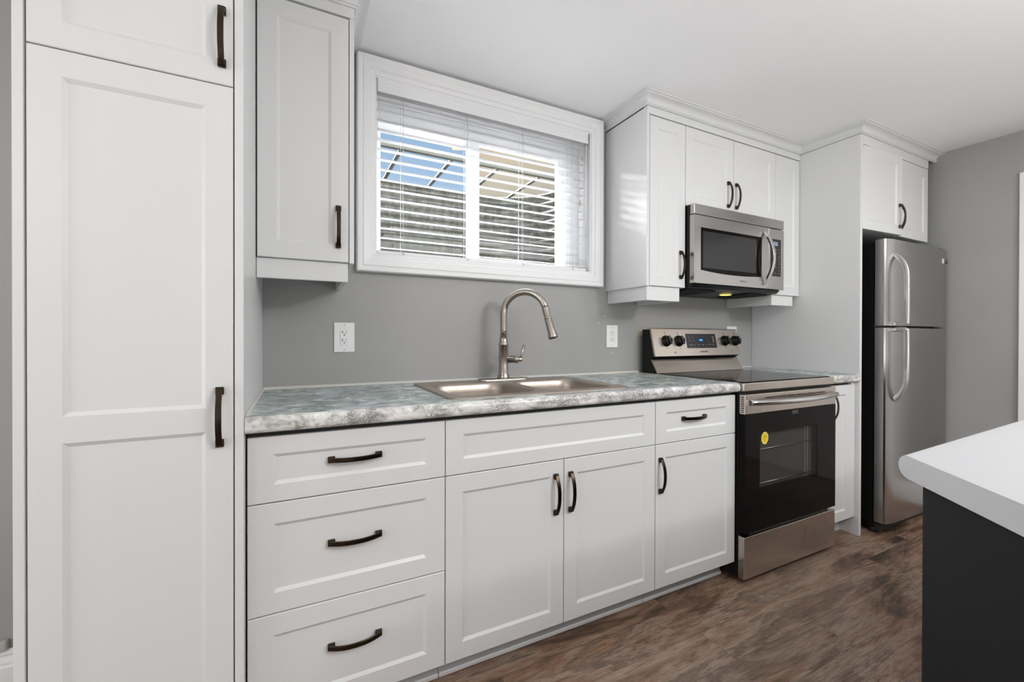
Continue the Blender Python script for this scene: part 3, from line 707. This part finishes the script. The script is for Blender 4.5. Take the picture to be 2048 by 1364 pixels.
# ------------------------------------------------------------------ outlets
def outlet(x0, x1, z0, z1, label, decora):
    t_ = thing('wall_outlet', label, 'outlet', ((x0 + x1) / 2, YB, (z0 + z1) / 2), 'white wall outlets')
    pl = obj('cover_plate', MB().box(x0, x1, YB - .006, YB - .0003, z0, z1, .002), M['plastic'], t_)
    cx, cz = (x0 + x1) / 2, (z0 + z1) / 2
    for s_ in (-1, 1):
        obj('screw', MB().lathe([(.0028, 0), (.0025, .0008)], (cx, YB - .006, cz + s_ * (.051 if decora else .049)), (0, -1, 0), 10), M['greyplastic'], pl)
    if decora:
        obj('socket_insert', MB().box(cx - .0165, cx + .0165, YB - .0085, YB - .006, cz - .0335, cz + .0335, .001), M['plastic'], t_)
        zz = (.0165, -.0165)
    else:
        for s_ in (-1, 1): obj('socket_insert', MB().box(cx - .015, cx + .015, YB - .0085, YB - .006, cz + s_ * .0185 - .0135, cz + s_ * .0185 + .0135, .003, 2), M['plastic'], t_)
        zz = (.0185, -.0185)
    for dz in zz:
        sl = MB(); y0 = YB - .0089
        sl.box(cx - .0075, cx - .0055, y0, y0 + .0006, cz + dz + .001, cz + dz + .010); sl.box(cx - .0115, cx - .0075, y0, y0 + .0006, cz + dz + .0045, cz + dz + .0065)
        sl.box(cx + .0055, cx + .0073, y0, y0 + .0006, cz + dz + .001, cz + dz + .009)
        sl.lathe([(.0028, 0), (.0027, .0006)], (cx, YB - .0083, cz + dz - .006), (0, -1, 0), 10)
        obj('socket_slots', sl, M['slot'], t_)
outlet(.143, .224, 1.060, 1.184, 'white wall outlet on grey wall under the left wall cabinet', True)
outlet(1.567, 1.648, 1.066, 1.193, 'white wall outlet between the faucet and the range', False)
outlet(2.585, 2.685, 1.085, 1.199, 'white outlet plate peeking above the range backguard', False)
jk = thing('wall_jack', 'small off-white box on the wall above the baseboard', 'junction box', (-.86, YB, .155))
obj('cover', MB().box(-.92, -.806, YB - .020, YB - .0004, .139, .170, .004, 2), M['greyplastic'], jk)

# ------------------------------------------------------------------ electric range
ra0, ra1 = 1.8125, 2.5495
rg = thing('range', 'stainless steel electric range with black glass oven door', 'range', (2.18, .25, 0))
obj('body', MB().box(ra0 + .003, ra1 - .003, -.012, .595, .03, .876, .002), M['black'], rg)
for fx in (ra0 + .05, ra1 - .05):
    for fy in (.04, .55): obj('foot', MB().lathe([(.018, 0), (.018, .012), (.008, .014), (.008, .031)], (fx, fy, 0)), M['blackmatt'], rg)
cp = MB(); cp.box(ra0, ra1, -.040, .49, .880, .9165, .003, 2); ck2 = obj('cooktop', cp, M['steel_range'], rg)
obj('cooktop_glass', MB().box(ra0 + .012, ra1 - .012, -.024, .478, .916, .9205, .002), M['glassblack'], ck2)
for bx, by, br_ in ((2.0, .10, .095), (2.36, .10, .075), (2.0, .36, .075), (2.36, .36, .095)):
    t = bmesh.new(); n = 40
    for rr in (br_,):
        A = [t.verts.new((bx + rr * math.cos(2 * PI * i / n), by + rr * math.sin(2 * PI * i / n), .9209)) for i in range(n)]
        B_ = [t.verts.new((bx + (rr - .002) * math.cos(2 * PI * i / n), by + (rr - .002) * math.sin(2 * PI * i / n), .9209)) for i in range(n)]
        for i in range(n): t.faces.new((A[i], A[(i + 1) % n], B_[(i + 1) % n], B_[i]))
    q = MB(); q.merge(t); obj('burner_ring', q, M['mark'], ck2)
# backguard
obj('backguard', MB().prism([(.488, .9165), (.532, .998), (.505, 1.018), (.538, 1.170), (.598, 1.170), (.598, .9165)], 'x', ra0, ra1), M['black'], rg)
obj('riser_panel', MB().prism([(.478, .922), (.4825, .919), (.5305, .994), (.526, .997), (.5205, .996)], 'x', ra0 + .001, ra1 - .001), M['steel_range'], rg)
cpn = MB(); cpn.prism([(.494, 1.016), (.506, 1.016), (.540, 1.172), (.560, 1.174), (.560, 1.178), (.534, 1.177), (.529, 1.173)], 'x', ra0 - .001, ra1 + .001)
co = obj('control_panel', cpn, M['steel_range'], rg)
cy = lambda z: .494 + (.529 - .494) * (z - 1.016) / (1.173 - 1.016)
tilt = math.atan2(.529 - .494, 1.173 - 1.016); nrm = Vector((0, -math.cos(tilt), math.sin(tilt)))
def onpanel(x0, x1, z0, z1, th):
    A = [Vector((x0, cy(z0), z0)), Vector((x1, cy(z0), z0)), Vector((x1, cy(z1), z1)), Vector((x0, cy(z1), z1))]
    t = bmesh.new(); v0 = [t.verts.new(p + nrm * .0001) for p in A]; v1 = [t.verts.new(p + nrm * th) for p in A]
    t.faces.new(v0); t.faces.new(v1)
    for k in range(4): t.faces.new((v0[k], v0[(k + 1) % 4], v1[(k + 1) % 4], v1[k]))
    bmesh.ops.recalc_face_normals(t, faces=t.faces[:]); q = MB(); q.merge(t); return q
dsp = obj('display_panel', onpanel(2.078, 2.338, 1.060, 1.146, .0012), M['panel'], rg)
t = bmesh.new(); cc = Vector((2.202, cy(1.107), 1.107)) + nrm * .0015; uz = Vector((0, math.sin(tilt), math.cos(tilt)))
t.faces.new([t.verts.new(cc + Vector((.026 * math.cos(2 * PI * k / 24), 0, 0)) + uz * (.0135 * math.sin(2 * PI * k / 24))) for k in range(24)])
q = MB(); q.merge(t); obj('display_glow', q, M['blue'], dsp)['label'] = 'blue lit clock window'
RT = (PI / 2 - tilt, 0, 0)
text('clock_digits', '9:15', .015, M['digit'], dsp, cc + nrm * .0006, RT)
def dash(x, z, w, h, name, material, parent):
    mk = MB(); p = Vector((x, cy(z), z)) + nrm * (.0016 if parent is dsp else .0005)
    mk.poly([p + Vector((-w, 0, 0)) - uz * h, p + Vector((w, 0, 0)) - uz * h, p + Vector((w, 0, 0)) + uz * h, p + Vector((-w, 0, 0)) + uz * h])
    return obj(name, mk, material, parent)
for x, z, w in ((2.102, 1.124, .004), (2.135, 1.124, .004), (2.105, 1.106, .005), (2.138, 1.106, .005), (2.106, 1.080, .007), (2.125, 1.080, .004), (2.143, 1.080, .003), (2.178, 1.080, .006), (2.214, 1.080, .007), (2.248, 1.080, .004), (2.276, 1.080, .005), (2.308, 1.080, .006),
                (2.312, 1.128, .006), (2.312, 1.120, .006), (2.312, 1.112, .006), (2.312, 1.104, .006), (2.312, 1.096, .006), (2.275, 1.098, .002)):
    dash(x, z, w, .0018, 'touch_key', M['mark'], dsp)
text('logo', 'SAMSUNG', .0135, M['darkmark'], rg, Vector((2.216, cy(1.038), 1.038)) + nrm * .0004, RT, sx=1.15)
for kx in (1.912, 2.014, 2.418, 2.516):
    kb = Vector((kx, cy(1.103), 1.103)) + nrm * .0005
    ko = obj('knob', MB().lathe([(.033, 0), (.033, .004), (.0275, .006), (.0265, .024), (.024, .028)], kb, nrm, 24), M['black'], rg)
    gp = MB(); gp.box(-.0075, .0075, -.0255, .0255, .0265, .036, .003, 2)
    bmesh.ops.transform(gp.bm, matrix=Matrix.Translation(kb) @ Vector((0, 0, 1)).rotation_difference(nrm).to_matrix().to_4x4() @ Matrix.Rotation(.18, 4, 'Z'), verts=gp.bm.verts)
    go = obj('grip', gp, M['black'], ko)
    pi_ = MB(); pi_.box(-.0012, .0012, .006, .022, .0361, .0366); bmesh.ops.transform(pi_.bm, matrix=Matrix.Translation(kb) @ Vector((0, 0, 1)).rotation_difference(nrm).to_matrix().to_4x4() @ Matrix.Rotation(.18, 4, 'Z'), verts=pi_.bm.verts)
    obj('pointer_line', pi_, M['mark'], ko)
    for (ddx, zz, w) in ((0, 1.153, .003), (.001, 1.144, .0035), (.004, 1.062, .004)): dash(kx + ddx, zz, w, .0017, 'knob_marking', M['darkmark'], rg)
for (xx, zz, w) in ((1.972, 1.040, .003), (1.972, 1.034, .010), (2.466, 1.044, .003), (2.473, 1.038, .005)): dash(xx, zz, w, .0013, 'panel_marking', M['darkmark'], rg)
# oven door
od = MB(); yo0, yo1 = -.046, -.016
od.box(ra0, 1.918, yo0, yo1, .236, .7745); od.box(2.385, ra1, yo0, yo1, .236, .7745)
od.box(1.918, 2.385, yo0, yo1, .236, .418); od.box(1.918, 2.385, yo0, yo1, .682, .7745)
door = obj('oven_door', od, M['glassblack'], rg)
obj('window_pane', MB().box(1.918, 2.385, yo0 + .0003, yo0 + .004, .418, .682), M['ovenglass'], door)
cav = MB(); x0, x1, z0, z1, yb = 1.90, 2.40, .40, .70, .45
cv = bmesh.new(); q4 = lambda pts: cv.faces.new([cv.verts.new(p) for p in pts])
# cavity is a recess box let into the body front
cvm = MB(); cvm.box(x0, x1, yo1 + .001, yo1 + .0035, .41, .69); 
obj('inner_panel', cvm, M['cavity'], door)
for zz in (.602, .443):
    rk = MB(); rk.tube([(1.912, yo1 - .016, zz), (2.39, yo1 - .016, zz)], .0026, 8)
    obj('oven_rack', rk, M['rack'], door)
for xa, xb in ((2.318, 2.324), (2.338, 2.346)): obj('inner_strip', MB().box(xa, xb, yo1 - .004, yo1 + .0005, .42, .68), M['greyplastic'], door)  # two thin pale vertical strips behind the oven window
strip = MB(); strip.box(ra0, ra1, yo0 - .001, yo1, .7755, .866, .003, 2)
st = obj('door_trim', strip, M['steel_range'], door)
vs = MB()
for k in range(6): vs.box(1.955 + .083 * k, 2.030 + .083 * k, yo0 - .0014, yo0 - .0009, .8425, .8475)
obj('vent_slots', vs, M['blackmatt'], st)
vs = MB()
for k in range(9): vs.prism([(-.040, .785 + .0085 * k), (-.024, .782 + .0085 * k), (-.024, .786 + .0085 * k), (-.040, .789 + .0085 * k)], 'x', ra0 - .0004, ra0 + .0004)
obj('side_vents', vs, M['blackmatt'], st)
hp = []
for i in range(25):
    u = -1 + i / 12; hp.append((2.181 + .350 * u, yo0 - .0115 - .040 * (1 - u * u), .829))
hb = MB(); hb.tube(hp, .0128, 18)
ho = obj('oven_handle', hb, M['chrome'], door)
for s_ in (-1, 1):
    xx = 2.181 + s_ * .335; obj('handle_mount', MB().box(xx - .014, xx + .014, yo0 - .016, yo0 - .0012, .820, .838, .003), M['chrome'], ho)
obj('door_badge', MB().box(2.165, 2.215, yo0 - .0006, yo0 - .0001, .752, .770), M['darkmark'], door)
sg = bmesh.new(); sc_ = Vector((1.953, yo0 - .0005, .657))
sg.faces.new([sg.verts.new(sc_ + Vector((.027 * math.cos(PI / 8 + PI / 4 * k), 0, .030 * math.sin(PI / 8 + PI / 4 * k)))) for k in range(8)])
q = MB(); q.merge(sg); stk = obj('sticker', q, M['yellow'], door)
br8 = bmesh.new(); ri = [[br8.verts.new(sc_ + Vector((f_ * .027 * math.cos(PI / 8 + PI / 4 * k), -.0002, f_ * .030 * math.sin(PI / 8 + PI / 4 * k)))) for k in range(8)] for f_ in (1.0, .9)]
for k in range(8): br8.faces.new((ri[0][k], ri[0][(k + 1) % 8], ri[1][(k + 1) % 8], ri[1][k]))
q = MB(); q.merge(br8); obj('sticker_border', q, mat('sticker_rim', (0.85, 0.78, 0.45), 0.5), stk); stk['label'] = 'yellow octagonal sticker'
mk = MB()
for zz, w, h in ((.673, .010, .0012), (.664, .014, .0026), (.655, .016, .0012), (.649, .013, .0010), (.643, .009, .0010)):
    yy = sc_.y - .0004; mk.poly([(sc_.x - w, yy, zz - h), (sc_.x + w, yy, zz - h), (sc_.x + w, yy, zz + h), (sc_.x - w, yy, zz + h)])
obj('sticker_print', mk, mat('sticker_ink', (0.42, 0.27, 0.01), 0.6), stk)
dwr = MB(); dwr.box(ra0, ra1, -.045, -.0125, .026, .2185, .003, 2); dwo = obj('storage_drawer', dwr, M['steel_range'], rg)
obj('drawer_lip', MB().box(ra0 + .05, ra1 - .05, -.030, -.013, .2188, .2285), M['black'], dwo)

# ------------------------------------------------------------------ over-the-range microwave
m0, m1, my = 1.838, 2.601, .257
mw = thing('microwave', 'stainless steel over-the-range microwave with black window', 'microwave', (2.22, .44, 1.39))
obj('body', MB().box(m0 + .001, m1 - .001, my + .028, YB - .002, 1.400, 1.8185, .002), M['black'], mw)
obj('vent_strip', MB().box(m0, m1, my, my + .027, 1.7655, 1.8185, .003, 2), M['steel'], mw)
obj('underside', MB().prism([(my + .012, 1.4035), (my + .03, 1.388), (YB - .002, 1.378), (YB - .002, 1.3995), (my + .03, 1.3995)], 'x', m0 + .004, m1 - .02), M['black'], mw)
mdx = 2.456
wx0, wx1 = 1.888, 2.392
wpts = [(wx0, 1.700), (wx1, 1.700)]
for i in range(13): u = i / 12; wpts.append((wx1 + (wx0 - wx1) * u, 1.464 + .011 * (2 * abs(u - .45)) ** 2 ))
# door as a frame round the window hole
t = bmesh.new()
outer = [(m0, 1.408), (mdx, 1.408), (mdx, 1.7615), (m0, 1.7615)]
def loopE(pts, y): 
    vs = [t.verts.new((x, y, z)) for x, z in pts]; return [t.edges.new((vs[i], vs[(i + 1) % len(vs)])) for i in range(len(vs))], vs
e1, o1 = loopE(outer, my); e2, o2 = loopE(wpts, my)
bmesh.ops.triangle_fill(t, edges=e1 + e2, use_beauty=True)
o3 = [t.verts.new((x, my + .027, z)) for x, z in outer]
for k in range(4): t.faces.new((o1[k], o1[(k + 1) % 4], o3[(k + 1) % 4], o3[k]))
i3 = [t.verts.new((x, my + .0035, z)) for x, z in wpts]; nn = len(wpts)
for k in range(nn): t.faces.new((o2[k], o2[(k + 1) % nn], i3[(k + 1) % nn], i3[k]))
t.faces.new(o3)
bmesh.ops.recalc_face_normals(t, faces=t.faces[:]); q = MB(); q.merge(t)
md = obj('door', q, M['steel'], mw)
t = bmesh.new(); t.faces.new([t.verts.new((x, my + .0028, z)) for x, z in wpts]); q = MB(); q.merge(t); gl = obj('window', q, M['glassblack'], md)
obj('window_screen', MB().box(wx0 + .018, wx1 - .045, my + .0018, my + .0025, 1.490, 1.683), mat('mesh_screen', (0.03, 0.03, 0.03), 0.10, 0.0, **{'IOR': 1.33}), gl)
hp = []
for i in range(25):
    u = -1 + i / 12; hp.append((2.412 + .012 * (1 - u * u), my - .006 - .043 * (1 - u * u), 1.583 + .150 * u))
mh = MB(); mh.tube(hp, .01, 16, flat=(.0105, .0075), ref=(0, 1, 0)); obj('door_handle', mh, M['chrome'], md)
text('logo', 'SAMSUNG', .0125, M['silvermark'], md, (2.232, my - .0006, 1.437))
cpx = MB(); cpx.box(mdx + .002, m1, my, my + .027, 1.408, 1.7615, .002); cpo = obj('control_panel', cpx, M['steel'], mw)
kp = obj('keypad', MB().box(2.472, 2.570, my - .001, my + .0005, 1.484, 1.702, .0005), M['panel'], cpo)
obj('display', MB().box(2.500, 2.540, my - .0014, my - .0010, 1.664, 1.686), M['lcd'], kp)
text('clock_digits', '9:15', .013, M['blackmatt'], kp, (2.520, my - .0017, 1.675), depth=.0002)
random.seed(3)
rows = [(1.640, (2.505, 2.52, 2.552)), (1.622, (2.508, 2.525, 2.553)), (1.602, (2.517, 2.552)), (1.588, (2.517, 2.552)), (1.573, (2.517, 2.552)), (1.559, (2.517, 2.552)), (1.540, (2.517, 2.552)), (1.520, (2.552,)), (1.502, (2.517, 2.552))]
for z, xs in rows:
    for x in xs: w = random.choice((.0025, .0035, .0045)); obj('key_marking', MB().box(x - w, x + w, my - .0014, my - .0011, z - .0022, z + .0022), M['mark'], kp)
hl = MB(); hl.lathe([(.034, 0), (.032, .002), (.026, .004)], (2.315, .432, 1.3815), (0, .03, -1)); obj('hood_lamp', hl, M['lampglass'], mw)
for a, c_ in ((1.875, 2.10), (2.38, 2.56)):
    fl = MB()
    for k in range(14): yy = .335 + .016 * k; fl.box(a, c_, yy, yy + .006, 1.3765 - 0.0, 1.386)
    obj('grease_filter', fl, M['blackmatt'], mw)
lamp('hood_lamp_light', 'SPOT', (1.97, .43, 1.372), (1.88, .53, 1.10), 2.5, (1.0, .76, .14), .015, spot_size=.9, spot_blend=.3)

# ------------------------------------------------------------------ refrigerator
f0, f1, fy = 2.978, 3.752, -.095
fr = thing('refrigerator', 'stainless steel top-freezer refrigerator with black sides against the right wall', 'refrigerator', (3.36, .25, 0))
obj('body', MB().box(f0 + .008, f1 - .004, -.028, .58, .03, 1.672, .004), M['black'], fr)
obj('kick_grille', MB().box(f0 + .01, f1 - .01, -.055, -.0285, .012, .056, .002), M['blackmatt'], fr)
for x in (f0 + .03, f1 - .04): obj('foot', MB().lathe([(.022, 0), (.022, .02), (.012, .024), (.012, .034)], (x, -.02, 0)), M['blackmatt'], fr)
dp = [(f0, -.034), (f0, -.076), (f0 + .006, -.083), (f0 + .018, -.0875), (f0 + .034, -.0905), (f0 + .052, -.0945), (f0 + .08, -.0965), (f0 + .2, -.099), (f0 + .387, -.1005), (f1 - .2, -.099), (f1 - .05, -.0955), (f1 - .012, -.090), (f1, -.080), (f1, -.034)]
def fdoor(z0, z1, name):
    t = bmesh.new()
    A = [t.verts.new((x, y, z0)) for x, y in dp]; B_ = [t.verts.new((x, y, z1)) for x, y in dp]; n = len(dp)
    for i in range(n):
        f = t.faces.new((A[i], A[(i + 1) % n], B_[(i + 1) % n], B_[i])); f.smooth = 1 <= i <= n - 3
    t.faces.new(A); t.faces.new(B_); bmesh.ops.recalc_face_normals(t, faces=t.faces[:])
    for e in t.edges:
        if len(e.link_faces) == 2 and e.calc_face_angle(0) > .5: e.smooth = False
    q = MB(); q.merge(t); return obj(name, q, M['steel_fridge'], fr)
fd = fdoor(1.194, 1.686, 'freezer_door'); rd = fdoor(.066, 1.181, 'fridge_door')
gk = MB(); gk.box(f0 + .012, f1 - .012, -.033, -.0285, .07, 1.17); gk.box(f0 + .012, f1 - .012, -.033, -.0285, 1.2, 1.68); obj('gasket', gk, M['blackmatt'], fr)
obj('hinge', MB().box(f1 - .09, f1 - .01, -.08, -.0, 1.687, 1.698, .003), M['black'], fr)
obj('hinge_cover', MB().box(f0 + .05, f0 + .14, -.027, .03, 1.673, 1.684, .003), M['black'], fr)
hx = f0 + .072
def fh(zs, parent):
    P = [zs[0]] + list(zs) + [zs[-1]]; pts = []
    for i in range(1, len(P) - 2):
        for q in range(6):                                           # smooth curve through the points
            t_ = q / 6; a, b_, c_, d_ = P[i - 1], P[i], P[i + 1], P[i + 2]
            pts.append(tuple(.5 * (2 * b_[k] + (c_[k] - a[k]) * t_ + (2 * a[k] - 5 * b_[k] + 4 * c_[k] - d_[k]) * t_ ** 2 + (3 * b_[k] - a[k] - 3 * c_[k] + d_[k]) * t_ ** 3) for k in (0, 1)))
    pts.append(zs[-1])
    mb = MB(); mb.tube([(hx, y, z) for y, z in pts], .01, 20, flat=(.0128, .0085), ref=(1, 0, 0))
    for f in mb.bm.faces: f.smooth = len(f.verts) == 4
    return obj('door_handle', mb, M['chrome'], parent)
up_ = [(-.093, 1.600), (-.105, 1.592), (-.122, 1.572), (-.136, 1.545), (-.146, 1.512), (-.150, 1.475), (-.151, 1.40), (-.151, 1.30), (-.150, 1.215), (-.147, 1.205), (-.13, 1.202), (-.094, 1.202)]
fh(up_, fd)
lo_ = [(-.094, 1.172), (-.13, 1.172), (-.147, 1.169), (-.150, 1.159), (-.151, 1.08), (-.151, .99), (-.150, .92), (-.146, .872), (-.136, .835), (-.122, .805), (-.105, .782), (-.093, .772)]
fh(lo_, rd)
bd = MB(); bd.box(3.662, 3.688, -.0975, -.094, 1.598, 1.627, .001); bo = obj('badge', bd, M['plastic'], fd)
bp = MB(); bp.box(3.689, 3.742, -.0968, -.092, 1.601, 1.622, .001); obj('badge_plate', bp, M['panel'], bo)
text('badge_text', 'FRIGIDAIRE', .0085, M['mark'], bo, (3.715, -.0974, 1.6115))
mk = MB(); mk.box(3.672, 3.6745, -.0979, -.0974, 1.602, 1.623); obj('badge_line', mk, M['greyplastic'], bo)

# ------------------------------------------------------------------ island
U = Vector((.99946, .03296, 0)); V = Vector((.03296, -.99946, 0)); T0 = Vector((1.002, -.907, 0)); KS = -.94
def islpt(v, z, end, du=0.0): return T0 + V * v + U * ((KS * v + du) if not end else 1.75) + Vector((0, 0, z))
def islprism(prof, du=0.0):
    t = bmesh.new(); A = [t.verts.new(islpt(v, z, False, du)) for v, z in prof]; B_ = [t.verts.new(islpt(v, z, True)) for v, z in prof]; n = len(prof)
    for i in range(n): t.faces.new((A[i], A[(i + 1) % n], B_[(i + 1) % n], B_[i]))
    t.faces.new(A); t.faces.new(B_); bmesh.ops.recalc_face_normals(t, faces=t.faces[:]); q = MB(); q.merge(t); return q
isl = thing('kitchen_island', 'charcoal island with a white countertop at the lower right', 'island', (1.3, -1.4, 0))
prof = [(1.0, .914)]
for i in range(17): a = PI / 2 + PI * i / 16; prof.append((.0205 + .0205 * math.cos(a), .8935 + .0205 * math.sin(a)))
prof += [(1.0, .873)]
obj('countertop', islprism(prof), M['laminate'], isl)
obj('base', islprism([(.043, 0), (.043, .8728), (.95, .8728), (.95, 0)], .013), M['island'], isl)
